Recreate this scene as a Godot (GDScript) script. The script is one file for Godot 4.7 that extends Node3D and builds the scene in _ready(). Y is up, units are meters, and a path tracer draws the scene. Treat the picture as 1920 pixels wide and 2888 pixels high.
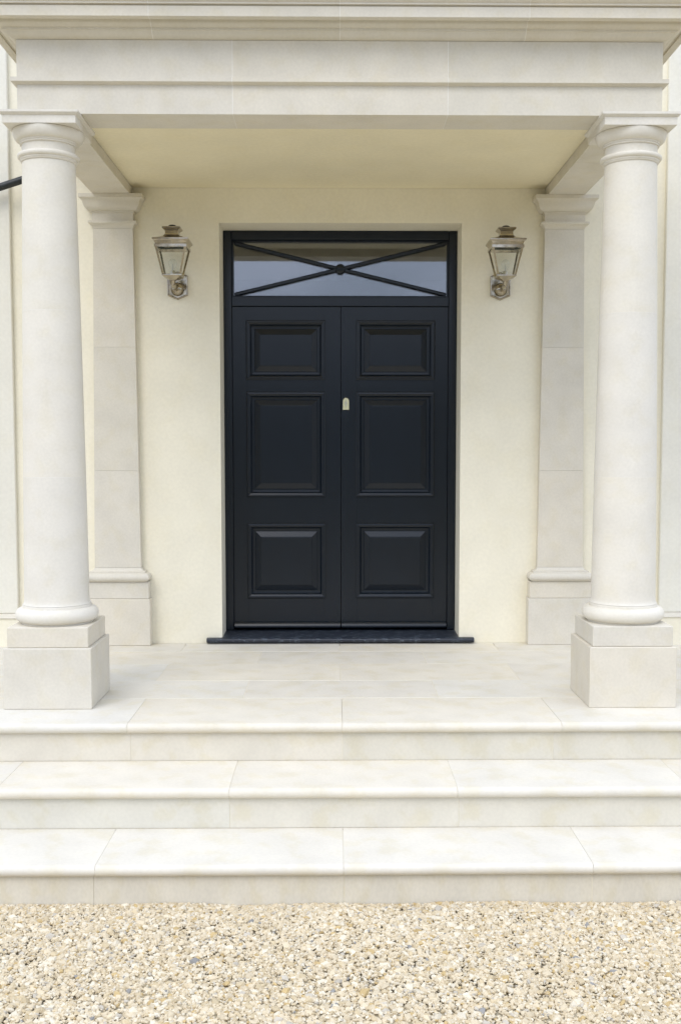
extends Node3D
# Stone portico of a house: dark double door, two columns, two wall lanterns, three steps, gravel drive.

const DX := 0.008          # centre line of the door
const XC := 1.40           # column axis
const ZC := 1.56
const XP := 1.404          # pilaster axis
const Y0 := 2.811          # underside of the entablature
const XF := 1.513          # outer face of the frieze
const ZE := 1.673
var M := {}
var used := {}
var rng := RandomNumberGenerator.new()

# ------------------------------------------------------------------ mesh building
class Mb:
	var v := PackedVector3Array()
	var n := PackedVector3Array()
	func tri(a: Vector3, b: Vector3, c: Vector3, na: Vector3, nb: Vector3, nc: Vector3) -> void:
		var cr := (b - a).cross(c - a)
		if cr.length_squared() < 1e-16:
			return
		if cr.dot(na + nb + nc) > 0.0:
			v.append_array([a, c, b]); n.append_array([na, nc, nb])
		else:
			v.append_array([a, b, c]); n.append_array([na, nb, nc])
	func quad(a: Vector3, b: Vector3, c: Vector3, d: Vector3, na: Vector3, nb: Vector3, nc: Vector3, nd: Vector3) -> void:
		tri(a, b, c, na, nb, nc); tri(a, c, d, na, nc, nd)
	func flat(a: Vector3, b: Vector3, c: Vector3, d: Vector3, hint: Vector3) -> void:
		var k := (c - a).cross(d - b).normalized()
		if k.dot(hint) < 0.0: k = -k
		quad(a, b, c, d, k, k, k, k)
	func mesh() -> ArrayMesh:
		var m := ArrayMesh.new()
		var arr := []
		arr.resize(Mesh.ARRAY_MAX)
		arr[Mesh.ARRAY_VERTEX] = v
		arr[Mesh.ARRAY_NORMAL] = n
		m.add_surface_from_arrays(Mesh.PRIMITIVE_TRIANGLES, arr)
		return m

func cbox(mb: Mb, lo: Vector3, hi: Vector3, b := 0.002) -> void:
	var c := (lo + hi) * 0.5
	var h := (hi - lo) * 0.5
	b = minf(b, minf(h.x, minf(h.y, h.z)) * 0.9)
	var P := func(s: Vector3, ax: int) -> Vector3:
		var r := Vector3()
		for k in 3: r[k] = c[k] + s[k] * (h[k] - (0.0 if k == ax else b))
		return r
	for ax in 3:
		var u := (ax + 1) % 3
		var w := (ax + 2) % 3
		for s in [-1.0, 1.0]:
			var q := []
			for t in [[-1, -1], [1, -1], [1, 1], [-1, 1]]:
				var g := Vector3(); g[ax] = s; g[u] = t[0]; g[w] = t[1]
				q.append(P.call(g, ax))
			var hint := Vector3(); hint[ax] = s
			mb.flat(q[0], q[1], q[2], q[3], hint)
			for s2 in [-1.0, 1.0]:      # bevel between faces ax and u
				var g1 := Vector3(); g1[ax] = s; g1[u] = s2; g1[w] = -1
				var g2 := g1; g2[w] = 1
				mb.flat(P.call(g1, ax), P.call(g2, ax), P.call(g2, u), P.call(g1, u), Vector3(g1.x, g1.y, g1.z) * Vector3(int(w != 0), int(w != 1), int(w != 2)))
	for sx in [-1.0, 1.0]:
		for sy in [-1.0, 1.0]:
			for sz in [-1.0, 1.0]:
				var g := Vector3(sx, sy, sz)
				var k := g.normalized()
				mb.tri(P.call(g, 0), P.call(g, 1), P.call(g, 2), k, k, k)

# normals of a profile of (out, up) points, one pair for each segment
func prof_normals(p: Array, closed: bool) -> Array:
	var cnt := p.size() if closed else p.size() - 1
	var seg := []
	for j in cnt:
		var d: Vector2 = (p[(j + 1) % p.size()] - p[j]).normalized()
		seg.append(Vector2(d.y, -d.x))
	var out := []
	for j in cnt:
		var a: Vector2 = seg[j]
		var b: Vector2 = seg[j]
		if j > 0 or closed:
			var pv: Vector2 = seg[(j - 1 + cnt) % cnt]
			if pv.dot(seg[j]) > 0.72: a = (pv + seg[j]).normalized()
		if j < cnt - 1 or closed:
			var nx: Vector2 = seg[(j + 1) % cnt]
			if nx.dot(seg[j]) > 0.72: b = (nx + seg[j]).normalized()
		out.append([a, b])
	return out

# profile of (out, up) swept along a plan path of (x, z) points with mitred corners
func sweep(mb: Mb, prof: Array, path: Array, closed_prof := true) -> void:
	var np := path.size()
	var outs := []
	for i in np - 1:
		var d: Vector2 = (path[i + 1] - path[i]).normalized()
		outs.append(Vector2(-d.y, d.x))
	var mit := []
	for i in np:
		if i == 0: mit.append(outs[0])
		elif i == np - 1: mit.append(outs[np - 2])
		else: mit.append((outs[i - 1] + outs[i]) / (1.0 + outs[i - 1].dot(outs[i])))
	var nn := prof_normals(prof, closed_prof)
	var P := func(i: int, q: Vector2) -> Vector3:
		var xz: Vector2 = path[i] + mit[i] * q.x
		return Vector3(xz.x, q.y, xz.y)
	for i in np - 1:
		var o: Vector2 = outs[i]
		for j in nn.size():
			var a: Vector2 = prof[j]
			var b: Vector2 = prof[(j + 1) % prof.size()]
			var na := Vector3(o.x * nn[j][0].x, nn[j][0].y, o.y * nn[j][0].x)
			var nb := Vector3(o.x * nn[j][1].x, nn[j][1].y, o.y * nn[j][1].x)
			mb.quad(P.call(i, a), P.call(i + 1, a), P.call(i + 1, b), P.call(i, b), na, na, nb, nb)
	if closed_prof:
		var poly := PackedVector2Array(prof)
		var idx := Geometry2D.triangulate_polygon(poly)
		for e in [0, np - 1]:
			var dd: Vector2 = (path[1] - path[0]) if e == 0 else (path[np - 2] - path[np - 1])
			var k := -Vector3(dd.x, 0, dd.y).normalized()
			for t in range(0, idx.size(), 3):
				mb.tri(P.call(e, poly[idx[t]]), P.call(e, poly[idx[t + 1]]), P.call(e, poly[idx[t + 2]]), k, k, k)

func lathe(mb: Mb, prof: Array, cx: float, cz: float, segs := 64) -> void:
	var nn := prof_normals(prof, false)
	for i in segs:
		var t0 := TAU * i / segs
		var t1 := TAU * (i + 1) / segs
		var d0 := Vector3(cos(t0), 0, sin(t0))
		var d1 := Vector3(cos(t1), 0, sin(t1))
		for j in nn.size():
			var a: Vector2 = prof[j]
			var b: Vector2 = prof[j + 1]
			var na: Vector2 = nn[j][0]
			var nb: Vector2 = nn[j][1]
			var c := Vector3(cx, 0, cz)
			mb.quad(c + d0 * a.x + Vector3.UP * a.y, c + d1 * a.x + Vector3.UP * a.y, c + d1 * b.x + Vector3.UP * b.y, c + d0 * b.x + Vector3.UP * b.y,
				d0 * na.x + Vector3.UP * na.y, d1 * na.x + Vector3.UP * na.y, d1 * nb.x + Vector3.UP * nb.y, d0 * nb.x + Vector3.UP * nb.y)

# frustum between two rectangles (half sizes) round a vertical axis
func taper(mb: Mb, c: Vector3, y0: float, y1: float, h0: Vector2, h1: Vector2) -> void:
	var lo := []
	var hi := []
	for s in [[-1, -1], [1, -1], [1, 1], [-1, 1]]:
		lo.append(c + Vector3(s[0] * h0.x, y0, s[1] * h0.y))
		hi.append(c + Vector3(s[0] * h1.x, y1, s[1] * h1.y))
	var mid := c + Vector3(0, (y0 + y1) * 0.5, 0)
	for i in 4:
		var k := (i + 1) % 4
		mb.flat(lo[i], lo[k], hi[k], hi[i], (lo[i] + lo[k] + hi[i] + hi[k]) * 0.25 - mid)
	mb.flat(lo[0], lo[1], lo[2], lo[3], Vector3.DOWN)
	mb.flat(hi[0], hi[1], hi[2], hi[3], Vector3.UP)

# rings inset into a rectangle on a plane facing +z: (inset, height) points, then a flat field
func rings(mb: Mb, x0: float, ya: float, x1: float, yb: float, z: float, prof: Array) -> void:
	var corners := func(q: Vector2) -> Array:
		return [Vector3(x0 + q.x, ya + q.x, z + q.y), Vector3(x1 - q.x, ya + q.x, z + q.y), Vector3(x1 - q.x, yb - q.x, z + q.y), Vector3(x0 + q.x, yb - q.x, z + q.y)]
	var outs := [Vector3.DOWN, Vector3.RIGHT, Vector3.UP, Vector3.LEFT]
	for j in prof.size() - 1:
		var A = corners.call(prof[j])
		var B = corners.call(prof[j + 1])
		var d: Vector2 = (prof[j + 1] - prof[j]).normalized()
		for i in 4:
			var k := (i + 1) % 4
			var hint: Vector3 = outs[i] * d.y + Vector3.BACK * d.x
			mb.flat(A[i], A[k], B[k], B[i], hint)
	var F = corners.call(prof[prof.size() - 1])
	mb.flat(F[0], F[1], F[2], F[3], Vector3.BACK)

func tube(mb: Mb, pts: Array, r: float, segs := 14) -> void:
	var ring_at := []
	var up := Vector3(0.123, 0.77, 0.31).normalized()
	for i in pts.size():
		var d: Vector3
		if i == 0: d = pts[1] - pts[0]
		elif i == pts.size() - 1: d = pts[i] - pts[i - 1]
		else: d = (pts[i + 1] - pts[i]).normalized() + (pts[i] - pts[i - 1]).normalized()
		d = d.normalized()
		var a := (up - d * up.dot(d)).normalized()
		var b := d.cross(a)
		up = a
		var ring := []
		for s in segs:
			var t := TAU * s / segs
			ring.append(a * cos(t) + b * sin(t))
		ring_at.append(ring)
	for i in pts.size() - 1:
		for s in segs:
			var k := (s + 1) % segs
			var a0: Vector3 = ring_at[i][s]
			var a1: Vector3 = ring_at[i][k]
			var b0: Vector3 = ring_at[i + 1][s]
			var b1: Vector3 = ring_at[i + 1][k]
			mb.quad(pts[i] + a0 * r, pts[i] + a1 * r, pts[i + 1] + b1 * r, pts[i + 1] + b0 * r, a0, a1, b1, b0)
	for e in [0, pts.size() - 1]:
		var k: Vector3 = (pts[0] - pts[1]).normalized() if e == 0 else (pts[e] - pts[e - 1]).normalized()
		for s in segs:
			mb.tri(pts[e], pts[e] + ring_at[e][s] * r, pts[e] + ring_at[e][(s + 1) % segs] * r, k, k, k)

# ------------------------------------------------------------------ objects
func numbered(called: String) -> String:
	var k: int = used.get(called, 0)
	used[called] = k + 1
	return called if k == 0 else "%s_%03d" % [called, k]

func tag(o: Node, label: String, category: String, group := "") -> void:
	o.set_meta("label", label)
	o.set_meta("category", category)
	if group != "": o.set_meta("group", group)

func thing(called: String, label: String, category: String, at := Vector3.ZERO, group := "") -> Node3D:
	var o := Node3D.new()
	o.name = numbered(called)
	add_child(o)
	o.position = at
	tag(o, label, category, group)
	return o

func struct(called: String) -> Node3D:
	var o := Node3D.new()
	o.name = numbered(called)
	add_child(o)
	o.set_meta("kind", "structure")
	return o

func put(called: String, mesh: Mesh, mat: Material, parent: Node, at := Vector3.ZERO) -> MeshInstance3D:
	var o := MeshInstance3D.new()
	o.name = called
	o.mesh = mesh
	o.material_override = mat
	parent.add_child(o, true)
	o.position = at
	o.cast_shadow = GeometryInstance3D.SHADOW_CASTING_SETTING_ON
	return o

func box_part(called: String, lo: Vector3, hi: Vector3, mat: Material, parent: Node, bev := 0.002) -> MeshInstance3D:
	var mb := Mb.new()
	var c := (lo + hi) * 0.5
	cbox(mb, lo - c, hi - c, bev)
	return put(called, mb.mesh(), mat, parent, c)

# ------------------------------------------------------------------ materials
func lin(r: float, g: float, b: float) -> Color:
	return Color(r, g, b).linear_to_srgb()

func fbm(seed_: int, freq: float, oct := 4) -> FastNoiseLite:
	var f := FastNoiseLite.new()
	f.noise_type = FastNoiseLite.TYPE_SIMPLEX_SMOOTH
	f.seed = seed_
	f.frequency = freq
	f.fractal_octaves = oct
	return f

# near-white tint: clouds, fine grain and ochre stains
func tint_tex(size: int, seed_: int, cloud: float, grain: float, stain: float) -> ImageTexture:
	var a := fbm(seed_, 4.0 / size, 5).get_seamless_image(size, size)
	var b := fbm(seed_ + 1, 60.0 / size, 3).get_seamless_image(size, size)
	var c := fbm(seed_ + 2, 7.0 / size, 6).get_seamless_image(size, size)
	var im := Image.create(size, size, false, Image.FORMAT_RGB8)
	for y in size:
		for x in size:
			var va := a.get_pixel(x, y).r
			var vb := b.get_pixel(x, y).r
			var vc := smoothstep(0.45, 0.85, c.get_pixel(x, y).r + (vb - 0.5) * 0.08)
			var l := 1.0 - cloud * va - grain * vb
			im.set_pixel(x, y, Color(l * (1.0 - 0.25 * stain * vc), l * (1.0 - 0.4 * stain * vc), l * (1.0 - stain * vc)))
	im.generate_mipmaps()
	return ImageTexture.create_from_image(im)

func grain_tex(size: int, seed_: int, freq: float, oct := 4) -> ImageTexture:
	var im := fbm(seed_, freq / size, oct).get_seamless_image(size, size)
	return ImageTexture.create_from_image(im)

func mat(c: Color, rough: float, tex: Texture2D = null, scale := 1.0, bump: Texture2D = null, bump_cm := 0.0, off := Vector3.ZERO) -> StandardMaterial3D:
	var m := StandardMaterial3D.new()
	m.albedo_color = c
	m.roughness = rough
	if tex:
		m.albedo_texture = tex
		m.uv1_triplanar = true
		m.uv1_scale = Vector3.ONE * scale
		m.uv1_offset = off
	if bump:
		m.heightmap_enabled = true
		m.heightmap_texture = bump
		m.heightmap_scale = bump_cm
		m.uv1_triplanar = true
		m.uv1_scale = Vector3.ONE * scale
	return m

func make_materials() -> void:
	var st := tint_tex(512, 11, 0.045, 0.035, 0.03)
	var st2 := tint_tex(512, 41, 0.045, 0.03, 0.05)
	var plaster := tint_tex(512, 71, 0.03, 0.03, 0.015)
	var fine := grain_tex(512, 91, 90.0)
	var tones := [lin(0.735, 0.685, 0.575), lin(0.725, 0.68, 0.58), lin(0.745, 0.69, 0.575), lin(0.71, 0.665, 0.56)]
	var pale := [lin(0.795, 0.75, 0.65), lin(0.785, 0.745, 0.655), lin(0.80, 0.755, 0.65), lin(0.78, 0.735, 0.635)]
	var flags := [lin(0.76, 0.715, 0.615), lin(0.75, 0.715, 0.63), lin(0.77, 0.715, 0.60), lin(0.735, 0.69, 0.595)]
	M.stone = []
	M.floor = []
	M.riser = []
	M.pale = []
	for i in 4:
		M.stone.append(mat(tones[i], 0.82, st, 0.9, fine, 0.02, Vector3(0.31 * i, 0.17 * i, 0.53 * i)))
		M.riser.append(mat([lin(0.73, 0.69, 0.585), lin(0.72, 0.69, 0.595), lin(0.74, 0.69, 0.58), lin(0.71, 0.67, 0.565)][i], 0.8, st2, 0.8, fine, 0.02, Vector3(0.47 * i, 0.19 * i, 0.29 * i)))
		M.pale.append(mat(pale[i], 0.8, st, 0.9, fine, 0.015, Vector3(0.11 * i, 0.27 * i, 0.43 * i)))
		M.floor.append(mat(flags[i], 0.7, st2, 0.8, fine, 0.015, Vector3(0.23 * i, 0.41 * i, 0.37 * i)))
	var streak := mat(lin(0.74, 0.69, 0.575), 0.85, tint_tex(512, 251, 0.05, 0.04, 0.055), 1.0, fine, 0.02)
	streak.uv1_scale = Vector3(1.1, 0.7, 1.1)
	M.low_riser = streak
	M.mortar = mat(lin(0.80, 0.74, 0.60), 0.95, st2, 3.0)
	M.white_mortar = mat(lin(0.84, 0.81, 0.74), 0.95, st, 3.0)
	M.wall = mat(lin(0.90, 0.845, 0.68), 0.93, plaster, 0.55, fine, 0.03)
	M.outer = mat(lin(0.82, 0.79, 0.685), 0.93, plaster, 0.55, fine, 0.03)
	M.wall.uv1_world_triplanar = true
	M.ceiling = mat(lin(0.88, 0.80, 0.57), 0.93, plaster, 0.5, fine, 0.02)
	M.paint = mat(lin(0.0042, 0.0092, 0.0165), 0.26, tint_tex(256, 131, 0.10, 0.08, 0.0), 1.5, fine, 0.004)
	M.paint.metallic_specular = 0.46
	M.slate = mat(lin(0.030, 0.037, 0.050), 0.42, null, 1.0)
	M.slate.albedo_texture = smear_tex()
	M.slate.uv1_triplanar = true
	M.slate.uv1_scale = Vector3(1.3, 1.3, 3.0)
	M.slate.albedo_color = Color.WHITE
	M.gasket = mat(lin(0.008, 0.009, 0.011), 0.6)
	M.glass = mat(Color(0.03, 0.04, 0.04, 0.02), 0.02)
	M.glass.transparency = BaseMaterial3D.TRANSPARENCY_ALPHA
	M.glass.metallic_specular = 1.0
	# faint mirror sheet between the panes, added to strengthen the mirrored sky
	var one := Image.create(2, 2, false, Image.FORMAT_RGB8)
	one.fill(Color.WHITE)
	M.added_mirror = mat(Color(0.88, 0.93, 0.98, 0.10), 0.02)
	M.added_mirror.albedo_texture = ImageTexture.create_from_image(one)
	M.added_mirror.transparency = BaseMaterial3D.TRANSPARENCY_ALPHA
	M.added_mirror.metallic = 1.0
	M.lamp_glass = mat(Color(0.50, 0.64, 0.54, 0.06), 0.03)
	M.lamp_glass.transparency = BaseMaterial3D.TRANSPARENCY_ALPHA
	M.nickel = mat(lin(0.60, 0.535, 0.43), 0.16, tint_tex(128, 171, 0.2, 0.1, 0.1), 5.0)
	M.nickel.metallic = 1.0
	M.brass = mat(lin(0.95, 0.89, 0.58), 0.22)
	M.brass.metallic = 0.55
	M.steel = mat(lin(0.5, 0.48, 0.4), 0.35)
	M.steel.metallic = 1.0
	M.iron = mat(lin(0.030, 0.042, 0.042), 0.45, tint_tex(128, 191, 0.5, 0.3, 0.1), 6.0)
	M.hall = mat(lin(0.30, 0.29, 0.27), 0.9)
	M.hall_floor = mat(lin(0.25, 0.18, 0.12), 0.5)
	M.ground = mat(lin(0.70, 0.61, 0.43), 0.95, tint_tex(512, 211, 0.15, 0.3, 0.1), 1.0, fine, 0.5)
	M.lead = mat(lin(0.28, 0.29, 0.30), 0.6)

func smear_tex() -> ImageTexture:
	var s := 256
	var a := fbm(301, 10.0 / s, 5).get_seamless_image(s, s)
	var b := fbm(302, 40.0 / s, 4).get_seamless_image(s, s)
	var im := Image.create(s, s, false, Image.FORMAT_RGB8)
	for y in s:
		for x in s:
			var k := smoothstep(0.58, 0.75, a.get_pixel(x, y).r) * smoothstep(0.35, 0.75, b.get_pixel(x, y).r)
			im.set_pixel(x, y, lin(0.018 + 0.16 * k, 0.024 + 0.19 * k, 0.036 + 0.22 * k))
	return ImageTexture.create_from_image(im)

func cloud_sky() -> PanoramaSkyMaterial:
	var w := 512
	var h := 256
	var f := fbm(7, 1.3, 5)
	var im := Image.create(w, h, false, Image.FORMAT_RGBF)
	for y in h:
		var el := (0.5 - (y + 0.5) / h) * PI
		for x in w:
			var az := TAU * (x + 0.5) / w
			var d := Vector3(cos(az) * cos(el), sin(el), sin(az) * cos(el))
			var up := maxf(d.y, 0.0)
			# clouds are laid out on a flat layer overhead
			var p := d / maxf(d.y + 0.25, 0.12)
			var c := f.get_noise_3d(p.x, 0.0, p.z)
			var l := (0.84 + 0.28 * up) * (1.0 + 0.42 * c)
			im.set_pixel(x, y, Color(l * (0.86 + 0.07 * c), l * (0.965 + 0.02 * c), l * 1.20))
	var m := PanoramaSkyMaterial.new()
	m.panorama = ImageTexture.create_from_image(im)
	return m

# ------------------------------------------------------------------ scene
func _ready() -> void:
	rng.seed = 20240611
	var cam := Camera3D.new()
	cam.name = "camera"
	add_child(cam)
	cam.projection = Camera3D.PROJECTION_FRUSTUM
	cam.near = 0.05
	cam.far = 400.0
	cam.size = 0.05 * 2359.0 / 2473.97
	cam.frustum_offset = Vector2(-16.07, 32.34) / 2473.97 * 0.05
	cam.position = Vector3(-0.0315, 1.2337, 6.8462)
	cam.rotation_degrees = Vector3(-4.0005, -0.6925, -0.0072)
	cam.current = true

	var env := Environment.new()
	env.background_mode = Environment.BG_SKY
	env.sky = Sky.new()
	env.sky.sky_material = cloud_sky()
	env.background_energy_multiplier = 1.0
	env.tonemap_mode = Environment.TONE_MAPPER_LINEAR
	env.tonemap_exposure = 1.51
	env.sdfgi_enabled = true
	env.ssao_enabled = true
	env.ssil_enabled = true
	var we := WorldEnvironment.new()
	we.name = "environment"
	we.environment = env
	add_child(we)

	var sun := DirectionalLight3D.new()
	sun.name = "sun"
	add_child(sun)
	sun.look_at_from_position(Vector3(-3.6, 9.0, 8.0), Vector3.ZERO)
	sun.light_energy = 0.27
	sun.light_angular_distance = 30.0
	sun.light_color = Color(1.0, 0.97, 0.92)
	sun.shadow_enabled = true

	make_materials()
	build_ground()
	build_house()
	build_porch_floor()
	build_steps()
	build_portico()
	build_columns()
	build_pilasters()
	build_door()
	build_lanterns()
	build_pipe()
	build_gravel()

func build_ground() -> void:
	var mb := Mb.new()
	mb.flat(Vector3(-150, 0, -150), Vector3(150, 0, -150), Vector3(150, 0, 150), Vector3(-150, 0, 150), Vector3.UP)
	var o := put("ground", mb.mesh(), M.ground, self, Vector3(0, -0.534, 0))
	o.set_meta("kind", "structure")

	var lw := Mb.new()
	lw.flat(Vector3(-150, 0, 24), Vector3(150, 0, 24), Vector3(150, 0, 149), Vector3(-150, 0, 149), Vector3.UP)
	put("lawn", lw.mesh(), mat(lin(0.07, 0.11, 0.035), 0.95, tint_tex(128, 231, 0.3, 0.4, 0.2), 0.4), self, Vector3(0, -0.529, 0)).set_meta("kind", "structure")
	# tall hedge across the drive, mirrored in the paint and at the foot of the fanlight
	var h := thing("boundary_hedge", "tall dark green boundary hedge across the drive, facing the house", "hedge", Vector3(0, -0.53, 32))
	var hm := Mb.new()
	var lump := fbm(88, 0.22, 4)
	var top := func(x: float) -> float: return 5.4 + 1.3 * lump.get_noise_2d(x, 3.0) + 2.2 * exp(-pow((x - 5.6) / 1.5, 2.0))
	for i in 80:
		var x := -40.0 + i
		cbox(hm, Vector3(x, 0, -0.8), Vector3(x + 0.98, top.call(x) - 0.5, 0.8), 0.2)
	put("branch_core", hm.mesh(), mat(lin(0.045, 0.075, 0.026), 0.8), h)
	var lf := Mb.new()
	for i in 16000:
		var x := rng.randf_range(-40, 40)
		var p := Vector3(x, rng.randf() * top.call(x), -1.0 - 0.5 * lump.get_noise_2d(x * 3.0, rng.randf() * 8.0) + rng.randf_range(-0.25, 0.25))
		if i % 4 == 0: p = Vector3(x, top.call(x) - rng.randf() * 0.6, rng.randf_range(-1, 1))
		var b := Basis.from_euler(Vector3(rng.randf() * TAU, rng.randf() * TAU, rng.randf() * TAU)) * rng.randf_range(0.10, 0.2)
		lf.flat(p + b * Vector3(-1, 0, 0), p + b * Vector3(0, 0.5, 0.1), p + b * Vector3(1, 0, 0), p + b * Vector3(0, -0.5, 0.1), b * Vector3(0, 0, 1))
	var leaves := put("foliage", lf.mesh(), mat(lin(0.045, 0.075, 0.026), 0.7), h)
	leaves.set_meta("kind", "stuff")

func build_house() -> void:
	var h := thing("house", "cream rendered house front behind the stone portico", "building")
	var mb := Mb.new()
	var x0 := DX - 0.76
	var x1 := DX + 0.76
	var yt := 2.659
	var B := Vector3.BACK
	for s in [[0.0, B], [-0.36, -B]]:       # outer and inner face with the doorway left open
		var z: float = s[0]
		mb.flat(Vector3(-7, -0.6, z), Vector3(x0, -0.6, z), Vector3(x0, yt, z), Vector3(-7, yt, z), s[1])
		mb.flat(Vector3(x1, -0.6, z), Vector3(7, -0.6, z), Vector3(7, yt, z), Vector3(x1, yt, z), s[1])
		mb.flat(Vector3(-7, yt, z), Vector3(7, yt, z), Vector3(7, 6.6, z), Vector3(-7, 6.6, z), s[1])
	mb.flat(Vector3(x0, -0.6, 0), Vector3(x0, -0.6, -0.36), Vector3(x0, yt, -0.36), Vector3(x0, yt, 0), Vector3.RIGHT)
	mb.flat(Vector3(x1, -0.6, 0), Vector3(x1, -0.6, -0.36), Vector3(x1, yt, -0.36), Vector3(x1, yt, 0), Vector3.LEFT)
	mb.flat(Vector3(x0, yt, 0), Vector3(x1, yt, 0), Vector3(x1, yt, -0.36), Vector3(x0, yt, -0.36), Vector3.DOWN)
	mb.flat(Vector3(-7, 6.6, 0), Vector3(7, 6.6, 0), Vector3(7, 6.6, -0.36), Vector3(-7, 6.6, -0.36), Vector3.UP)
	for s in [-1.0, 1.0]:
		mb.flat(Vector3(7 * s, -0.6, 0), Vector3(7 * s, -0.6, -0.36), Vector3(7 * s, 6.6, -0.36), Vector3(7 * s, 6.6, 0), Vector3(s, 0, 0))
	put("wall", mb.mesh(), M.wall, h)
	for s in [-1.0, 1.0]:
		var a: float = minf(2.045 * s, 6.9 * s)
		var b: float = maxf(2.045 * s, 6.9 * s)
		box_part("outer_wall_panel", Vector3(a, 0.201, 0.002), Vector3(b, 6.5, 0.035), M.outer, h, 0.004)
		var p := Mb.new()                    # projecting plinth with a sloped top
		var a2: float = minf(1.66 * s, 6.95 * s)
		var b2: float = maxf(1.66 * s, 6.95 * s)
		sweep(p, [Vector2(0.002, -0.6), Vector2(0.095, -0.6), Vector2(0.095, 0.178), Vector2(0.002, 0.178)], [Vector2(a2, 0), Vector2(b2, 0)])
		put("wall_plinth", p.mesh(), M.wall, h)
		var pc := Mb.new()
		sweep(pc, [Vector2(0.002, 0.1785), Vector2(0.104, 0.1785), Vector2(0.106, 0.1805), Vector2(0.104, 0.186), Vector2(0.037, 0.2), Vector2(0.002, 0.2)], [Vector2(a2, 0), Vector2(b2, 0)])
		put("plinth_capping", pc.mesh(), M.floor[0], h)
	# the entrance hall behind the fanlight
	var hx := 1.9
	box_part("hall_floor", Vector3(-hx, -0.2, -4.2), Vector3(hx, 0.02, -0.362), M.hall_floor, h, 0.0)
	box_part("hall_ceiling", Vector3(-hx, 2.95, -4.2), Vector3(hx, 3.1, -0.361), M.hall, h, 0.0)
	box_part("hall_wall", Vector3(-hx, -0.1, -4.35), Vector3(hx, 3.0, -4.15), M.hall, h, 0.0)
	box_part("hall_wall", Vector3(-hx - 0.12, -0.25, -4.4), Vector3(-hx + 0.02, 3.15, -0.3605), M.hall, h, 0.0)
	box_part("hall_wall", Vector3(hx - 0.02, -0.25, -4.4), Vector3(hx + 0.12, 3.15, -0.3605), M.hall, h, 0.0)

func row(parent: Node, called: String, joints: Array, y0: float, y1: float, z0: float, z1: float, mats: Array, gap := 0.0026, bev := 0.0012) -> void:
	for i in joints.size() - 1:
		var dy := rng.randf_range(-0.0006, 0.0006)
		box_part(called, Vector3(joints[i] + gap * 0.5, y0, z0 + gap * 0.5), Vector3(joints[i + 1] - gap * 0.5, y1 + dy, z1 - gap * 0.5), mats[rng.randi() % mats.size()], parent, bev)

func build_porch_floor() -> void:
	var f := struct("porch_floor")
	box_part("bedding", Vector3(-2.58, -0.52, 0.1), Vector3(2.58, -0.0014, 1.995), M.mortar, f, 0.0)
	row(f, "paving_slab", [-2.6, -1.95, -0.98, 0.0, 0.985, 1.95, 2.6], -0.04, 0.0, 0.002, 0.285, M.floor)
	row(f, "paving_slab", [-2.6, -1.46, -0.478, 0.506, 1.47, 2.6], -0.04, 0.0, 0.285, 0.675, M.floor)
	row(f, "paving_slab", [-2.6, -1.95, -0.99, 0.0, 0.97, 1.94, 2.6], -0.04, 0.0, 0.675, 1.13, M.floor)
	row(f, "paving_slab", [-2.6, -1.46, -0.49, 0.49, 1.46, 2.6], -0.04, 0.0, 1.13, 1.54, M.floor)

# stone slab with a rounded front edge
func nosing(parent: Node, x0: float, x1: float, yt: float, zb: float, zf: float, m: Material) -> void:
	var r := 0.0225
	var p := [Vector2(zb, yt - 0.045), Vector2(zf - r, yt - 0.045)]
	for k in range(1, 12):
		var t := -PI / 2 + PI * k / 12.0
		p.append(Vector2(zf - r + r * cos(t), yt - r + r * sin(t)))
	p.append(Vector2(zf - r, yt))
	p.append(Vector2(zb + 0.002, yt))
	p.append(Vector2(zb, yt - 0.002))
	var mb := Mb.new()
	var c := Vector3((x0 + x1) * 0.5, yt, zf)
	var q := []
	for e in p: q.append(e - Vector2(zf, yt))
	sweep(mb, q, [Vector2(x0 - c.x, 0), Vector2(x1 - c.x, 0)])
	put("tread_slab", mb.mesh(), m, parent, c)

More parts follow.
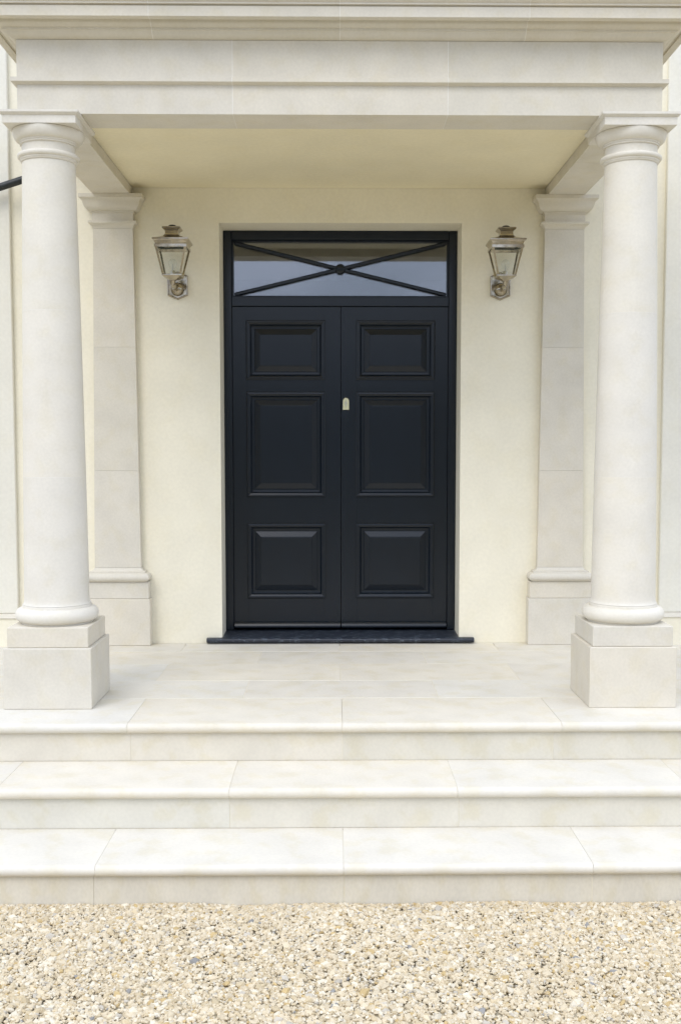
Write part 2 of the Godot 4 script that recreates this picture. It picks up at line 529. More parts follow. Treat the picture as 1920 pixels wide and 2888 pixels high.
func build_steps() -> void:
	var spec := [
		["top stone step, its nosing edging the porch floor under the column plinths", 0.0, 1.54, 2.052, 2.02, -0.178, [-2.6, -1.95, -0.97, 0.003, 1.0, 1.95, 2.6], [-2.55, -1.93, -0.96, 0.004, 0.967, 1.93, 2.55]],
		["middle stone step between the top and bottom steps", -0.178, 2.018, 2.436, 2.404, -0.356, [-2.9, -2.43, -1.448, -0.473, 0.483, 1.46, 2.43, 2.9], [-2.85, -2.4, -1.44, -0.474, 0.492, 1.46, 2.4, 2.85]],
		["bottom stone step rising straight out of the gravel", -0.356, 2.402, 2.822, 2.79, -0.60, [-3.2, -2.9, -1.93, -0.951, 0.002, 0.964, 1.93, 2.9, 3.2], [-3.15, -2.9, -1.92, -0.962, 0.003, 0.969, 1.92, 2.9, 3.15]]]
	for s in spec:
		var t := thing("stone_step", s[0], "step", Vector3.ZERO, "stone entrance steps")
		var tj: Array = s[6]
		for i in tj.size() - 1:
			nosing(t, tj[i] + 0.0009, tj[i + 1] - 0.0009, s[1] + rng.randf_range(-0.0007, 0.0007), s[2] + 0.003, s[3] + rng.randf_range(-0.001, 0.001), M.floor[rng.randi() % 4])
		var rj: Array = s[7]
		for i in rj.size() - 1:
			var g := 0.0045 if s[1] < -0.3 and i == 4 else 0.0009
			var dz := rng.randf_range(-0.0008, 0.0008)
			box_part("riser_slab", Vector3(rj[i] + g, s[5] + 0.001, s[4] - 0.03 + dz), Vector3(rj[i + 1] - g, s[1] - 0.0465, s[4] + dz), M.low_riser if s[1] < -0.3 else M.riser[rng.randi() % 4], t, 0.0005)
		# bed of mortar behind the slabs, seen only in the joints
		var fw: float = -rj[0] - 0.03
		box_part("bedding", Vector3(-fw, s[5] - 0.1, s[2] - 0.03 if s[1] < -0.1 else 1.998), Vector3(fw, s[1] - 0.0455, s[4] - 0.0016), M.mortar, t, 0.0)
		box_part("bedding", Vector3(-fw, s[1] - 0.0445, s[2] + 0.01), Vector3(fw, s[1] - 0.0014, s[3] - 0.0012), M.mortar, t, 0.018)

func build_portico() -> void:
	var t := thing("portico", "pale stone portico roof with moulded cornice above the columns", "portico")
	# architrave, taenia and frieze in one course of three stones, the outer two turning the corners
	var arch := [Vector2(0, Y0), Vector2(0, 2.944), Vector2(0.006, 2.9455), Vector2(0.024, 2.953), Vector2(0.024, 2.972), Vector2(0.0, 2.9745), Vector2(0, 3.1485), Vector2(-0.225, 3.1485), Vector2(-0.225, Y0)]
	var g := 0.0018
	var paths := [
		[Vector2(-XF, 0.004), Vector2(-XF, 0.84 - g)], [Vector2(-XF, 0.84 + g), Vector2(-XF, ZE), Vector2(-0.507 - g, ZE)],
		[Vector2(-0.507 + g, ZE), Vector2(0.503 - g, ZE)],
		[Vector2(0.503 + g, ZE), Vector2(XF, ZE), Vector2(XF, 0.84 + g)], [Vector2(XF, 0.84 - g), Vector2(XF, 0.004)]]
	for i in paths.size():
		var mb := Mb.new()
		sweep(mb, arch, paths[i])
		put("architrave_stone", mb.mesh(), M.stone[[0, 1, 0, 3, 1][i]], t)
	var corn := [Vector2(0, 3.15), Vector2(0.006, 3.1503), Vector2(0.016, 3.153), Vector2(0.026, 3.158), Vector2(0.036, 3.166), Vector2(0.043, 3.176), Vector2(0.050, 3.177), Vector2(0.0505, 3.187),
		Vector2(0.060, 3.188), Vector2(0.069, 3.191), Vector2(0.077, 3.196), Vector2(0.082, 3.203), Vector2(0.084, 3.213), Vector2(0.101, 3.213), Vector2(0.1015, 3.204), Vector2(0.1365, 3.2035), Vector2(0.138, 3.205), Vector2(0.138, 3.2495),
		Vector2(0.131, 3.2505), Vector2(0.131, 3.2565), Vector2(0.146, 3.2575), Vector2(0.146, 3.2655), Vector2(0.150, 3.267), Vector2(0.158, 3.272), Vector2(0.168, 3.284), Vector2(0.178, 3.300), Vector2(0.190, 3.312), Vector2(0.204, 3.318), Vector2(0.206, 3.320), Vector2(0.206, 3.352), Vector2(0.203, 3.355),
		Vector2(-0.225, 3.385), Vector2(-0.225, 3.15)]
	var cp := [
		[Vector2(-XF, 0.004), Vector2(-XF, 0.8 - g)], [Vector2(-XF, 0.8 + g), Vector2(-XF, ZE), Vector2(-0.874 - g, ZE)],
		[Vector2(-0.874 + g, ZE), Vector2(-0.004 - g, ZE)], [Vector2(-0.004 + g, ZE), Vector2(0.86 - g, ZE)],
		[Vector2(0.86 + g, ZE), Vector2(XF, ZE), Vector2(XF, 0.8 + g)], [Vector2(XF, 0.8 - g), Vector2(XF, 0.004)]]
	for i in cp.size():
		var mb := Mb.new()
		sweep(mb, corn, cp[i])
		put("cornice_stone", mb.mesh(), M.stone[[1, 0, 3, 1, 2, 0][i]], t)
	# white pointing that fills the joints almost flush
	for x in [-0.507, 0.503]:
		var mb := Mb.new()
		var q := []
		for e in arch: q.append(Vector2(e.x - (0.0008 if e.x > -0.1 else -0.0008), e.y + (0.0008 if e.y < 2.9 else 0.0)))
		sweep(mb, q, [Vector2(x - g * 1.02, ZE), Vector2(x + g * 1.02, ZE)])
		put("pointing", mb.mesh(), M.white_mortar, t)
	for x in [-0.874, -0.004, 0.86]:
		var mb := Mb.new()
		var q := []
		for e in corn: q.append(Vector2(e.x - (0.0008 if e.x > -0.1 else -0.0008), e.y + 0.0006))
		sweep(mb, q, [Vector2(x - g * 1.02, ZE), Vector2(x + g * 1.02, ZE)])
		put("pointing", mb.mesh(), M.white_mortar, t)
	box_part("ceiling", Vector3(-XF + 0.227, 2.872, 0.004), Vector3(XF - 0.227, 2.95, ZE - 0.227), M.ceiling, t, 0.0)
	box_part("roof", Vector3(-XF + 0.227, 3.2, 0.004), Vector3(XF - 0.227, 3.40, ZE - 0.227), M.lead, t, 0.01)

func arc(c: Vector2, r: Vector2, a0: float, a1: float, n: int) -> Array:
	var out := []
	for i in n + 1:
		var t := deg_to_rad(a0 + (a1 - a0) * i / n)
		out.append(c + Vector2(r.x * cos(t), r.y * sin(t)))
	return out

func shaft_r(y: float) -> float:
	var k := clampf((y - 0.51) / (2.60 - 0.51), 0, 1)
	return lerpf(0.1555, 0.1245, pow(k, 1.25))

func build_columns() -> void:
	var labels := ["round stone column on square plinth beside the dark sloping drainpipe", "round stone column on square plinth at right of the porch"]
	for i in 2:
		var s := -1.0 if i == 0 else 1.0
		var t := thing("stone_column", labels[i], "column", Vector3(XC * s, 0, ZC), "columns of the portico")
		box_part("plinth_block", Vector3(-0.2093, 0.0008, -0.2093), Vector3(0.2093, 0.2945, 0.2093), M.stone[1 + i], t, 0.003)
		box_part("plinth_block", Vector3(-0.193, 0.2952, -0.193), Vector3(0.193, 0.3925, 0.193), M.stone[2 - i], t, 0.003)
		var mb := Mb.new()
		var p := [Vector2(0.10, 0.393), Vector2(0.172, 0.393), Vector2(0.172, 0.399)]
		p.append_array(arc(Vector2(0.166, 0.4345), Vector2(0.034, 0.0355), -78, 86, 14))
		p.append_array([Vector2(0.1655, 0.4705), Vector2(0.1655, 0.4825), Vector2(0.1645, 0.484), Vector2(0.10, 0.4845)])
		lathe(mb, p, 0, 0, 72)
		put("base_moulding", mb.mesh(), M.pale[(i + 1) % 4], t)
		# three drums with fine joints between
		var ys := [0.4848, 1.108, 1.902 if i == 0 else 1.893, 2.605]
		for k in 3:
			mb = Mb.new()
			var a: float = ys[k]
			var b: float = ys[k + 1]
			var r0 := shaft_r(a)
			var q := [Vector2(0.05, a + 0.0006)]
			if k == 0:
				q.append_array([Vector2(0.1640, a + 0.0006)])
				q.append_array([Vector2(0.1602, a + 0.005), Vector2(0.1574, a + 0.013), Vector2(0.1560, a + 0.024)])
			else:
				q.append(Vector2(r0, a + 0.0006))
			for e in range(1, 12):
				var y := lerpf(a, b, e / 12.0)
				if k > 0 or y > a + 0.03: q.append(Vector2(shaft_r(y), y))
			var r1 := shaft_r(b)
			q.append_array([Vector2(r1, b - 0.0006), Vector2(0.05, b - 0.0006)])
			lathe(mb, q, 0, 0, 72)
			put("shaft_drum", mb.mesh(), M.pale[[1, 0, 2, 0, 1, 2][k + 3 * i]], t)
			if k > 0:
				mb = Mb.new()
				lathe(mb, [Vector2(0.06, a - 0.00055), Vector2(r0 - 0.0002, a - 0.00055), Vector2(r0 - 0.0002, a + 0.00055), Vector2(0.06, a + 0.00055)], 0, 0, 72)
				put("pointing", mb.mesh(), M.white_mortar, t)
		mb = Mb.new()
		var c := [Vector2(0.05, 2.6052), Vector2(0.1246, 2.6052), Vector2(0.128, 2.607), Vector2(0.131, 2.611), Vector2(0.1325, 2.615), Vector2(0.1345, 2.6155), Vector2(0.1345, 2.6215)]
		c.append_array(arc(Vector2(0.1345, 2.6345), Vector2(0.0115, 0.0125), -84, 84, 10))
		c.append_array([Vector2(0.1345, 2.6475), Vector2(0.1250, 2.6485), Vector2(0.1244, 2.655), Vector2(0.1244, 2.684), Vector2(0.1250, 2.687), Vector2(0.1322, 2.688), Vector2(0.1322, 2.6955), Vector2(0.1362, 2.696), Vector2(0.1362, 2.702)])
		c.append_array(arc(Vector2(0.1362, 2.7515), Vector2(0.0310, 0.0488), -84, 0, 12))
		c.append_array([Vector2(0.165, 2.7530), Vector2(0.05, 2.7532)])
		lathe(mb, c, 0, 0, 72)
		put("capital", mb.mesh(), M.pale[0], t)
		mb = Mb.new()
		var ab := [Vector2(-0.1, 2.7535), Vector2(0, 2.7535), Vector2(0, 2.789), Vector2(0.004, 2.7905), Vector2(0.010, 2.795), Vector2(0.013, 2.799), Vector2(0.0145, 2.7995), Vector2(0.0145, 2.8102), Vector2(-0.1, 2.8104)]
		square(mb, ab, 0.1695)
		put("abacus", mb.mesh(), M.pale[1], t)

# profile swept right round a square of half width w, closed on top and bottom
func square(mb: Mb, prof: Array, w: float) -> void:
	# the ring starts half way along the back so that its ends meet flush
	sweep(mb, prof, [Vector2(0, -w), Vector2(-w, -w), Vector2(-w, w), Vector2(w, w), Vector2(w, -w), Vector2(0, -w)], false)
	var b: Vector2 = prof[0]
	var k: Vector2 = prof[prof.size() - 1]
	for e in [[b, Vector3.DOWN], [k, Vector3.UP]]:
		var h: float = w + e[0].x
		mb.flat(Vector3(-h, e[0].y, -h), Vector3(h, e[0].y, -h), Vector3(h, e[0].y, h), Vector3(-h, e[0].y, h), e[1])

func build_pilasters() -> void:
	var labels := ["flat stone pilaster on the wall behind the column nearest the drainpipe", "flat stone pilaster on the wall behind the right-hand column"]
	for i in 2:
		var s := -1.0 if i == 0 else 1.0
		var t := thing("stone_pilaster", labels[i], "pilaster", Vector3(XP * s, 0, 0), "pilasters on the house wall")
		box_part("plinth_block", Vector3(-0.2065, 0.0008, 0.002), Vector3(0.2065, 0.2985, 0.087), M.stone[2 - i], t, 0.003)
		box_part("plinth_block", Vector3(-0.198, 0.2992, 0.002), Vector3(0.198, 0.4055, 0.079), M.stone[1 + i], t, 0.003)
		var u := func(h: float, z: float) -> Array:
			return [Vector2(-h, 0.002), Vector2(-h, z), Vector2(h, z), Vector2(h, 0.002)]
		var mb := Mb.new()
		var p := [Vector2(-0.03, 0.406), Vector2(0.030, 0.406), Vector2(0.030, 0.410)]
		p.append_array(arc(Vector2(0.030, 0.436), Vector2(0.028, 0.0265), -80, 84, 10))
		p.append_array([Vector2(0.029, 0.4635), Vector2(0.029, 0.472), Vector2(0.015, 0.476), Vector2(0.005, 0.4845), Vector2(0.001, 0.494), Vector2(-0.03, 0.4945)])
		sweep(mb, p, u.call(0.147, 0.05))
		put("base_moulding", mb.mesh(), M.stone[1], t)
		var ys := [0.495, 1.110, 1.882, 2.612]
		for k in 3:
			mb = Mb.new()
			var f := func(y: float) -> float: return lerpf(0.146, 0.1225, (y - 0.495) / 2.117)
			var a: float = ys[k] + 0.0004
			var b: float = ys[k + 1] - 0.0004
			taper(mb, Vector3(0, 0, 0.026), a, b, Vector2(f.call(a), 0.024), Vector2(f.call(b), 0.024))
			put("shaft_stone", mb.mesh(), M.stone[[1, 3, 0, 2, 0, 3][k + 3 * i]], t)
		mb = Mb.new()
		var c := [Vector2(-0.03, 2.6125), Vector2(0.001, 2.6125), Vector2(0.003, 2.620), Vector2(0.010, 2.631), Vector2(0.020, 2.639), Vector2(0.026, 2.642), Vector2(0.026, 2.655), Vector2(0.004, 2.657), Vector2(0.003, 2.705), Vector2(0.009, 2.707), Vector2(0.009, 2.716),
			Vector2(0.017, 2.717), Vector2(0.026, 2.720), Vector2(0.036, 2.727), Vector2(0.044, 2.738), Vector2(0.049, 2.752), Vector2(0.053, 2.768), Vector2(0.060, 2.780), Vector2(0.066, 2.785), Vector2(0.072, 2.787), Vector2(0.072, 2.8100), Vector2(-0.03, 2.8104)]
		sweep(mb, c, u.call(0.1225, 0.05))
		put("capital", mb.mesh(), M.stone[0], t)

func build_door() -> void:
	var t := thing("front_door", "near-black painted panelled double door with crossed-bar fanlight above", "door", Vector3(DX, 0, 0))
	var zf := -0.231
	var zb := -0.33
	# frame
	box_part("jamb", Vector3(-0.7585, 0.046, zb), Vector3(-0.706, 2.6575, zf), M.paint, t, 0.003)
	box_part("jamb", Vector3(0.706, 0.046, zb), Vector3(0.7585, 2.6575, zf), M.paint, t, 0.003)
	box_part("head", Vector3(-0.7055, 2.601, zb), Vector3(0.7055, 2.6575, zf), M.paint, t, 0.003)
	box_part("transom", Vector3(-0.7055, 2.174, zb), Vector3(0.7055, 2.235, zf), M.paint, t, 0.003)
	# fanlight: double glazing, two crossed bars and a boss
	var fan := put("fanlight", frame_mesh(-0.705, 2.2355, 0.705, 2.6005, 0.010, -0.302, -0.262), M.paint, t)
	for z in [-0.278, -0.296]:
		box_part("pane", Vector3(-0.6945, 2.246, z - 0.004), Vector3(0.6945, 2.590, z), M.glass, fan, 0.0)
	var co := Mb.new()
	co.flat(Vector3(-0.6945, 2.246, -0.2885), Vector3(0.6945, 2.246, -0.2885), Vector3(0.6945, 2.590, -0.2885), Vector3(-0.6945, 2.590, -0.2885), Vector3.BACK)
	put("added_mirror", co.mesh(), M.added_mirror, fan)  # added reflector sheet, brightens the sky reflection in the fanlight
	for s in [-1.0, 1.0]:
		var a := Vector3(-0.690, 2.418 - s * 0.166, 0)
		var b := Vector3(0.690, 2.418 + s * 0.166, 0)
		var mb := Mb.new()
		var L := (b - a).length()
		cbox(mb, Vector3(-L / 2, -0.012, -0.010 + s * 0.0008), Vector3(L / 2, 0.012, 0.010 + s * 0.0008), 0.005)
		var o := put("glazing_bar", mb.mesh(), M.paint, fan, Vector3(0, 2.418, -0.2665))
		o.rotation.z = atan2(b.y - a.y, b.x - a.x)
	var hb := Mb.new()
	lathe(hb, [Vector2(0.0, 0.026), Vector2(0.022, 0.0255), Vector2(0.029, 0.022), Vector2(0.032, 0.015), Vector2(0.032, 0.0), Vector2(0.0, 0.0)], 0, 0, 32)
	var boss := put("boss", hb.mesh(), M.paint, fan, Vector3(0, 2.418, -0.268))
	boss.rotation.x = PI / 2
	# leaves
	for s in [-1, 1]:
		var x0 := -0.7025 if s < 0 else 0.0045
		var x1 := 0.0005 if s < 0 else 0.7025
		leaf(t, x0, x1, s)
	# slate sill: sloped bed in the opening, round nose with horns past the reveals
	var sb := Mb.new()
	var bed := [Vector2(-0.34, 0.004), Vector2(-0.002, 0.004), Vector2(-0.002, 0.0375), Vector2(-0.34, 0.046)]
	sweep(sb, bed, [Vector2(-0.7585, 0), Vector2(0.7585, 0)])
	var nose := [Vector2(0.001, 0.006), Vector2(0.026, 0.006), Vector2(0.028, 0.010), Vector2(0.031, 0.0125)]
	nose.append_array(arc(Vector2(0.033, 0.0245), Vector2(0.0125, 0.0125), -80, 90, 8))
	nose.append(Vector2(0.001, 0.0376))
	sweep(sb, nose, [Vector2(-0.8565, 0), Vector2(0.8535, 0)])
	var sill := put("sill", sb.mesh(), M.slate, t)
	sill.set_meta("label", "dark slate sill with pale scuff marks")

func frame_mesh(xa: float, ya: float, xb: float, yb: float, w: float, z0: float, z1: float) -> ArrayMesh:
	var mb := Mb.new()
	cbox(mb, Vector3(xa, ya, z0), Vector3(xa + w, yb, z1), 0.001)
	cbox(mb, Vector3(xb - w, ya, z0), Vector3(xb, yb, z1), 0.001)
	cbox(mb, Vector3(xa + w + 0.0005, ya, z0), Vector3(xb - w - 0.0005, ya + w, z1 + 0.0004), 0.001)
	cbox(mb, Vector3(xa + w + 0.0005, yb - w, z0), Vector3(xb - w - 0.0005, yb, z1 + 0.0004), 0.001)
	return mb.mesh()

func leaf(t: Node, x0: float, x1: float, s: int) -> void:
	var zf := -0.238
	var zb := -0.290
	var yb := 0.0615
	var yt := 2.1695
	# panel openings
	var pa := -0.608 if s < 0 else 0.109
	var pb := -0.106 if s < 0 else 0.611
	var rows := [[0.265, 0.750], [0.937, 1.613], [1.705, 2.0755]]
	var core := box_part("door_leaf", Vector3(x0, yb, zb), Vector3(x1, yt, zb + 0.02), M.paint, t, 0.001)
	var c := core.position
	var add := func(called: String, lo: Vector3, hi: Vector3) -> void:
		box_part(called, lo - c, hi - c, M.paint, core, 0.0003)
	add.call("stile", Vector3(x0, yb, zb + 0.0205), Vector3(pa, yt, zf))
	add.call("stile", Vector3(pb, yb, zb + 0.0205), Vector3(x1, yt, zf))
	var ys := [yb, 0.265, 0.750, 0.937, 1.613, 1.705, 2.0755, yt]
	for i in 4:
		add.call("rail", Vector3(pa + 0.0002, ys[2 * i], zb + 0.0205), Vector3(pb - 0.0002, ys[2 * i + 1], zf))
	var prof := [Vector2(-0.008, -0.001), Vector2(-0.007, 0.006), Vector2(-0.002, 0.010), Vector2(0.006, 0.011), Vector2(0.010, 0.010), Vector2(0.0105, 0.006), Vector2(0.018, 0.003), Vector2(0.026, -0.006), Vector2(0.029, -0.012), Vector2(0.036, -0.013), Vector2(0.0365, -0.015), Vector2(0.046, -0.0152), Vector2(0.048, -0.0135), Vector2(0.082, -0.001), Vector2(0.083, 0.0025), Vector2(0.086, 0.0032)]
	for r in rows:
		var mb := Mb.new()
		rings(mb, pa, r[0], pb, r[1], zf, prof)
		put("panel", mb.mesh(), M.paint, core, -c)
	# weather bar along the foot of the leaf
	var wb := Mb.new()
	sweep(wb, [Vector2(zf + 0.0005, 0.064), Vector2(zf + 0.022, 0.064), Vector2(zf + 0.024, 0.067), Vector2(zf + 0.022, 0.079), Vector2(zf + 0.012, 0.092), Vector2(zf + 0.004, 0.103), Vector2(zf + 0.0005, 0.104)], [Vector2(x0 + 0.002, 0), Vector2(x1 - 0.002, 0)])
	put("weather_bar", wb.mesh(), M.paint, core, -c)
	if s > 0:
		var lk := Mb.new()
		var poly := [Vector2(-0.0205, 0.0), Vector2(0.0205, 0.0)]
		poly.append_array(arc(Vector2(0, 0.055), Vector2(0.0205, 0.024), 0, 180, 12))
		extrude(lk, poly, 0.0, 0.007, 0.0025)
		var plate := put("lock_plate", lk.mesh(), M.brass, core, Vector3(0.036, 1.5025, zf + 0.0004) - c)
		plate.set_meta("label", "small pale brass lock plate")
		var kb := Mb.new()
		var key := []
		key.append_array(arc(Vector2(0, 0.047), Vector2(0.0085, 0.0085), -50, 230, 12))
		key.append_array([Vector2(-0.005, 0.026), Vector2(0.0, 0.023), Vector2(0.005, 0.026)])
		extrude(kb, key, 0.0, 0.003, 0.0008)
		put("key_cylinder", kb.mesh(), M.steel, plate, Vector3(0, 0, 0.0072))

# polygon in (x, y) made into a plate facing +z with a bevelled rim
func extrude(mb: Mb, poly: Array, z0: float, z1: float, bev: float) -> void:
	var cen := Vector2.ZERO
	for e in poly: cen += e
	cen /= poly.size()
	var inner := []
	for e in poly: inner.append(e - (e - cen).normalized() * bev)
	var n := poly.size()
	for i in n:
		var a: Vector2 = poly[i]
		var b: Vector2 = poly[(i + 1) % n]
		var ia: Vector2 = inner[i]
		var ib: Vector2 = inner[(i + 1) % n]
		var h := (a + b) * 0.5 - cen
		mb.flat(Vector3(a.x, a.y, z0), Vector3(b.x, b.y, z0), Vector3(b.x, b.y, z1 - bev), Vector3(a.x, a.y, z1 - bev), Vector3(h.x, h.y, 0))
		mb.flat(Vector3(a.x, a.y, z1 - bev), Vector3(b.x, b.y, z1 - bev), Vector3(ib.x, ib.y, z1), Vector3(ia.x, ia.y, z1), Vector3(h.x, h.y, h.length()))
	var idx := Geometry2D.triangulate_polygon(PackedVector2Array(inner))
	for k in range(0, idx.size(), 3):
		var p: Vector2 = inner[idx[k]]
		var q: Vector2 = inner[idx[k + 1]]
		var r: Vector2 = inner[idx[k + 2]]
		mb.tri(Vector3(p.x, p.y, z1), Vector3(q.x, q.y, z1), Vector3(r.x, r.y, z1), Vector3.BACK, Vector3.BACK, Vector3.BACK)

# square ring of (half width, y) levels
func levels(mb: Mb, lv: Array, cap := true) -> void:
	for i in lv.size() - 1:
		var a: Vector2 = lv[i]
		var b: Vector2 = lv[i + 1]
		for k in 4:
			var d := Basis(Vector3.UP, PI / 2 * k)
			var hint := d * Vector3(0, -(b.x - a.x), b.y - a.y)
			mb.flat(d * Vector3(-a.x, a.y, a.x), d * Vector3(a.x, a.y, a.x), d * Vector3(b.x, b.y, b.x), d * Vector3(-b.x, b.y, b.x), hint)
	if cap:
		for e in [[lv[0], Vector3.DOWN], [lv[lv.size() - 1], Vector3.UP]]:
			var h: float = e[0].x
			var y: float = e[0].y
			mb.flat(Vector3(-h, y, -h), Vector3(h, y, -h), Vector3(h, y, h), Vector3(-h, y, h), e[1])

func build_lanterns() -> void:
	var labels := ["nickel wall lantern with clear panes between door and left pilaster", "nickel wall lantern with clear panes between door and right pilaster"]
	for i in 2:
		var s := -1.0 if i == 0 else 1.0
		var zc := 0.205
		var t := thing("wall_lantern", labels[i], "lantern", Vector3(1.0125 * s, 2.18, 0), "wall lanterns flanking the door")
		# six-sided backplate with a raised rim
		var poly := [Vector2(0, 0.0), Vector2(0.063, 0.026), Vector2(0.063, 0.150), Vector2(0, 0.176), Vector2(-0.063, 0.150), Vector2(-0.063, 0.026)]
		var bp := Mb.new()
		extrude(bp, poly, 0.001, 0.012, 0.003)
		var back := put("backplate", bp.mesh(), M.nickel, t)
		var rim := Mb.new()
		for k in 6:
			var a: Vector2 = poly[k] * 0.93 + Vector2(0, 0.006)
			var b: Vector2 = poly[(k + 1) % 6] * 0.93 + Vector2(0, 0.006)
			tube(rim, [Vector3(a.x, a.y, 0.013), Vector3(b.x, b.y, 0.013)], 0.0045, 8)
		put("rim", rim.mesh(), M.nickel, back)
		# arm: boss on the plate, bend, stem up into the lantern
		var ar := Mb.new()
		var pts := [Vector3(0, 0.060, 0.012)]
		for k in 9:
			var a := PI / 2 * k / 8.0
			pts.append(Vector3(0, 0.110 - 0.05 * cos(a), zc - 0.06 + 0.06 * sin(a)))
		pts.append(Vector3(0, 0.115, zc))
		tube(ar, pts, 0.013, 12)
		put("arm", ar.mesh(), M.nickel, t)
		var bo := Mb.new()
		lathe(bo, [Vector2(0.0, 0.046), Vector2(0.018, 0.044), Vector2(0.032, 0.034), Vector2(0.040, 0.016), Vector2(0.042, 0.0), Vector2(0.0, 0.0)], 0, 0, 24)
		put("arm_boss", bo.mesh(), M.nickel, t, Vector3(0, 0.065, 0.011)).rotation.x = PI / 2
		var c := Vector3(0, 0, zc)
		# base pan
		var pn := Mb.new()
		levels(pn, [Vector2(0.016, 0.088), Vector2(0.020, 0.093), Vector2(0.030, 0.098), Vector2(0.053, 0.110), Vector2(0.058, 0.113), Vector2(0.058, 0.120), Vector2(0.053, 0.1215)])
		put("base_pan", pn.mesh(), M.nickel, t, c)
		# four sloping corner bars and four panes
		var yb := 0.1217
		var ytop := 0.292
		for k in 4:
			var d := Basis(Vector3.UP, PI / 2 * k)
			var bar := Mb.new()
			var b0 := d * Vector3(0.0525, yb, 0.0525)
			var b1 := d * Vector3(0.0905, ytop, 0.0905)
			slant(bar, b0, b1, 0.0055)
			put("corner_bar", bar.mesh(), M.nickel, t, c)
			var pm := Mb.new()
			var g := 0.0475
			var g2 := 0.0855
			pm.flat(d * Vector3(-g, yb + 0.001, 0.0525), d * Vector3(g, yb + 0.001, 0.0525), d * Vector3(g2, ytop - 0.001, 0.0905), d * Vector3(-g2, ytop - 0.001, 0.0905), d * Vector3(0, 0, 1))
			put("pane", pm.mesh(), M.lamp_glass, t, c)
		# flared head frame, hipped roof, vent and finial
		var hd := Mb.new()
		levels(hd, [Vector2(0.084, 0.276), Vector2(0.0965, 0.276), Vector2(0.0965, 0.2925), Vector2(0.091, 0.294), Vector2(0.093, 0.302), Vector2(0.099, 0.312), Vector2(0.107, 0.318), Vector2(0.108, 0.320), Vector2(0.108, 0.327), Vector2(0.106, 0.329)], false)
		levels(hd, [Vector2(0.084, 0.276), Vector2(0.080, 0.292), Vector2(0.080, 0.3)], false)
		put("head_frame", hd.mesh(), M.nickel, t, c)
		var rf := Mb.new()
		levels(rf, [Vector2(0.106, 0.3285), Vector2(0.075, 0.338), Vector2(0.052, 0.347), Vector2(0.046, 0.352)], false)
		levels(rf, [Vector2(0.104, 0.3265), Vector2(0.044, 0.350)], true)
		put("roof", rf.mesh(), M.nickel, t, c)
		var vt := Mb.new()
		levels(vt, [Vector2(0.046, 0.3662), Vector2(0.041, 0.372), Vector2(0.039, 0.380), Vector2(0.0385, 0.396), Vector2(0.042, 0.399), Vector2(0.052, 0.408), Vector2(0.055, 0.410), Vector2(0.055, 0.416), Vector2(0.050, 0.419), Vector2(0.02, 0.426)])
		put("vent", vt.mesh(), M.nickel, t, c - Vector3(0, 0.0140, 0))
		var fi := Mb.new()
		lathe(fi, [Vector2(0.026, 0.4225), Vector2(0.025, 0.429), Vector2(0.019, 0.434), Vector2(0.008, 0.437), Vector2(0.0, 0.4375)], 0, 0, 20)
		put("finial", fi.mesh(), M.iron, t, c - Vector3(0, 0.0140, 0))
		# clear bulb on its socket
		var so := Mb.new()
		lathe(so, [Vector2(0.0, 0.1217), Vector2(0.015, 0.1217), Vector2(0.015, 0.142), Vector2(0.012, 0.148), Vector2(0.0, 0.148)], 0, 0, 16)
		put("lamp_holder", so.mesh(), M.steel, t, c)
		var bu := Mb.new()
		lathe(bu, [Vector2(0.011, 0.148), Vector2(0.012, 0.156), Vector2(0.020, 0.168), Vector2(0.0265, 0.182), Vector2(0.0275, 0.194), Vector2(0.024, 0.206), Vector2(0.016, 0.215), Vector2(0.006, 0.219), Vector2(0.0, 0.2195)], 0, 0, 20)
		var bulb := put("bulb", bu.mesh(), M.lamp_glass, t, c)
		var fl := Mb.new()
		tube(fl, [Vector3(0, 0.150, 0), Vector3(0, 0.188, 0)], 0.003, 6)
		put("filament_post", fl.mesh(), M.steel, bulb)

func slant(mb: Mb, a: Vector3, b: Vector3, r: float) -> void:
	var c := [Vector3(-r, 0, -r), Vector3(r, 0, -r), Vector3(r, 0, r), Vector3(-r, 0, r)]
	for i in 4:
		var k := (i + 1) % 4
		mb.flat(a + c[i], a + c[k], b + c[k], b + c[i], c[i] + c[k])

func build_pipe() -> void:
	var t := thing("drainpipe", "dark iron drainpipe sloping up behind the left column", "drainpipe")
	var z := 0.105
	var pts := [Vector3(-2.46, -0.5, z), Vector3(-2.46, 2.66, z), Vector3(-2.445, 2.70, z), Vector3(-2.41, 2.738, z), Vector3(-2.35, 2.760, z), Vector3(-1.86, 2.9185, z), Vector3(-1.81, 2.94, z), Vector3(-1.785, 2.97, z), Vector3(-1.775, 3.01, z), Vector3(-1.775, 6.4, z)]
	var mb := Mb.new()
	tube(mb, pts, 0.023, 18)
	put("pipe", mb.mesh(), M.iron, t)
	for p in [Vector3(-2.46, 0.9, z), Vector3(-2.46, 2.2, z), Vector3(-1.775, 4.6, z)]:
		var k := Mb.new()
		cbox(k, Vector3(-0.05, -0.02, -0.068), Vector3(0.05, 0.02, -0.026), 0.004)
		lathe(k, [Vector2(0.0235, -0.02), Vector2(0.030, -0.02), Vector2(0.030, 0.02), Vector2(0.0235, 0.02)], 0, 0, 18)
		put("bracket", k.mesh(), M.iron, t, p)

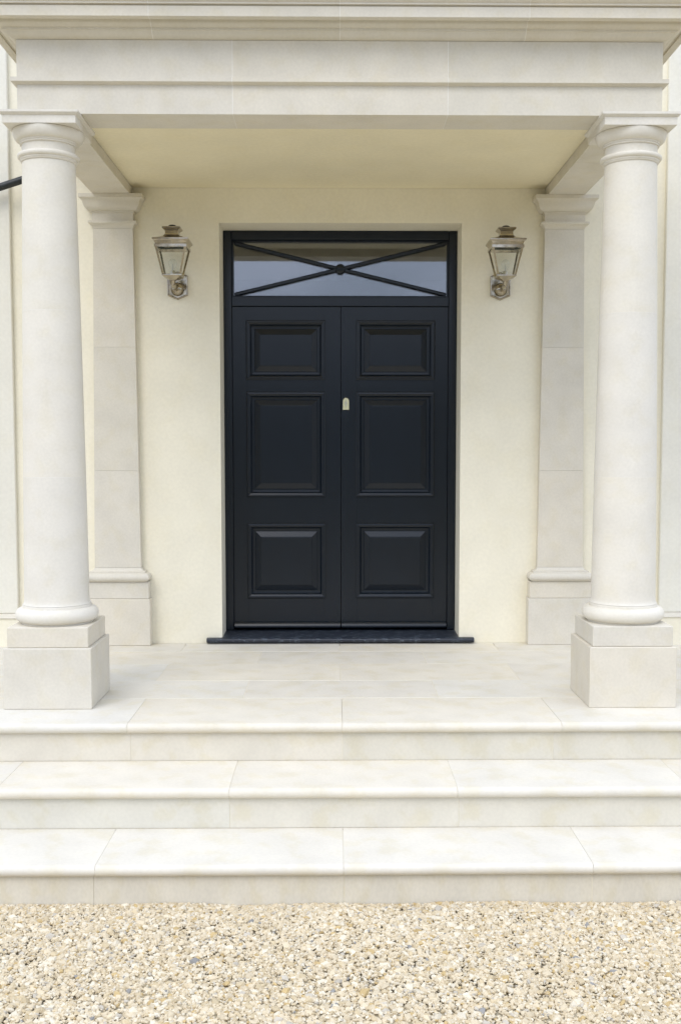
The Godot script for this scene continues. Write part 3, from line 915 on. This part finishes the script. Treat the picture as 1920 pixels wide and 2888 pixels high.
func build_gravel() -> void:
	var base := Mb.new()
	# one angular pebble: an icosahedron pulled out of shape, its faces left sharp
	var g := (1.0 + sqrt(5.0)) / 2.0
	var vs := []
	for e in [[0, 1, g], [0, -1, g], [0, 1, -g], [0, -1, -g], [1, g, 0], [-1, g, 0], [1, -g, 0], [-1, -g, 0], [g, 0, 1], [g, 0, -1], [-g, 0, 1], [-g, 0, -1]]:
		vs.append(Vector3(e[0], e[1], e[2]).normalized() * rng.randf_range(0.6, 1.2))
	for a in 12:
		for b in range(a + 1, 12):
			for c in range(b + 1, 12):
				var m := 0
				for q in [[a, b], [b, c], [a, c]]:
					if vs[q[0]].normalized().distance_to(vs[q[1]].normalized()) < 1.1: m += 1
				if m == 3:
					var k: Vector3 = (vs[b] - vs[a]).cross(vs[c] - vs[a]).normalized()
					if k.dot(vs[a]) < 0: k = -k
					base.tri(vs[a], vs[b], vs[c], k, k, k)
	var mm := MultiMesh.new()
	mm.transform_format = MultiMesh.TRANSFORM_3D
	mm.use_colors = true
	mm.mesh = base.mesh()
	var n := 210000
	mm.instance_count = n
	var swell := fbm(77, 0.9, 3)
	for i in n:
		var x := rng.randf_range(-2.9, 2.9)
		var z := 2.785 + pow(rng.randf(), 1.15) * 2.2
		var size := clampf(exp(rng.randfn(0.0, 0.42)) * 0.0066, 0.003, 0.020)
		var top := -0.517 + 0.016 * swell.get_noise_2d(x, z)
		var y := top - rng.randf() * 0.009 - size * 0.25
		z = maxf(z, 2.793 + size * 0.8)
		var b := Basis.from_euler(Vector3(rng.randf_range(-0.5, 0.5), rng.randf() * TAU, rng.randf_range(-0.5, 0.5)))
		b = b * Basis.from_scale(Vector3(rng.randf_range(0.9, 1.45), rng.randf_range(0.5, 0.85), rng.randf_range(0.75, 1.1)) * size)
		b = b * Basis.from_euler(Vector3(rng.randf() * TAU, rng.randf() * TAU, 0))
		mm.set_instance_transform(i, Transform3D(b, Vector3(x, y, z)))
		var k := rng.randf()
		var c := Color(0.655, 0.555, 0.385)
		if k < 0.24: c = Color(0.725, 0.65, 0.50)
		elif k < 0.40: c = Color(0.58, 0.475, 0.30)
		elif k < 0.44: c = Color(0.53, 0.48, 0.39)
		elif k < 0.48: c = Color(0.54, 0.40, 0.19)
		elif k < 0.486: c = Color(0.30, 0.29, 0.27)
		var l := rng.randf_range(0.86, 1.06)
		mm.set_instance_color(i, Color(c.r * l, c.g * l, c.b * l))
	var o := MultiMeshInstance3D.new()
	o.name = "gravel"
	o.multimesh = mm
	var gm := mat(Color.WHITE, 0.9)
	gm.vertex_color_use_as_albedo = true
	o.material_override = gm
	add_child(o)
	o.set_meta("kind", "stuff")
	tag(o, "loose cream and buff angular gravel in front of the steps", "gravel")
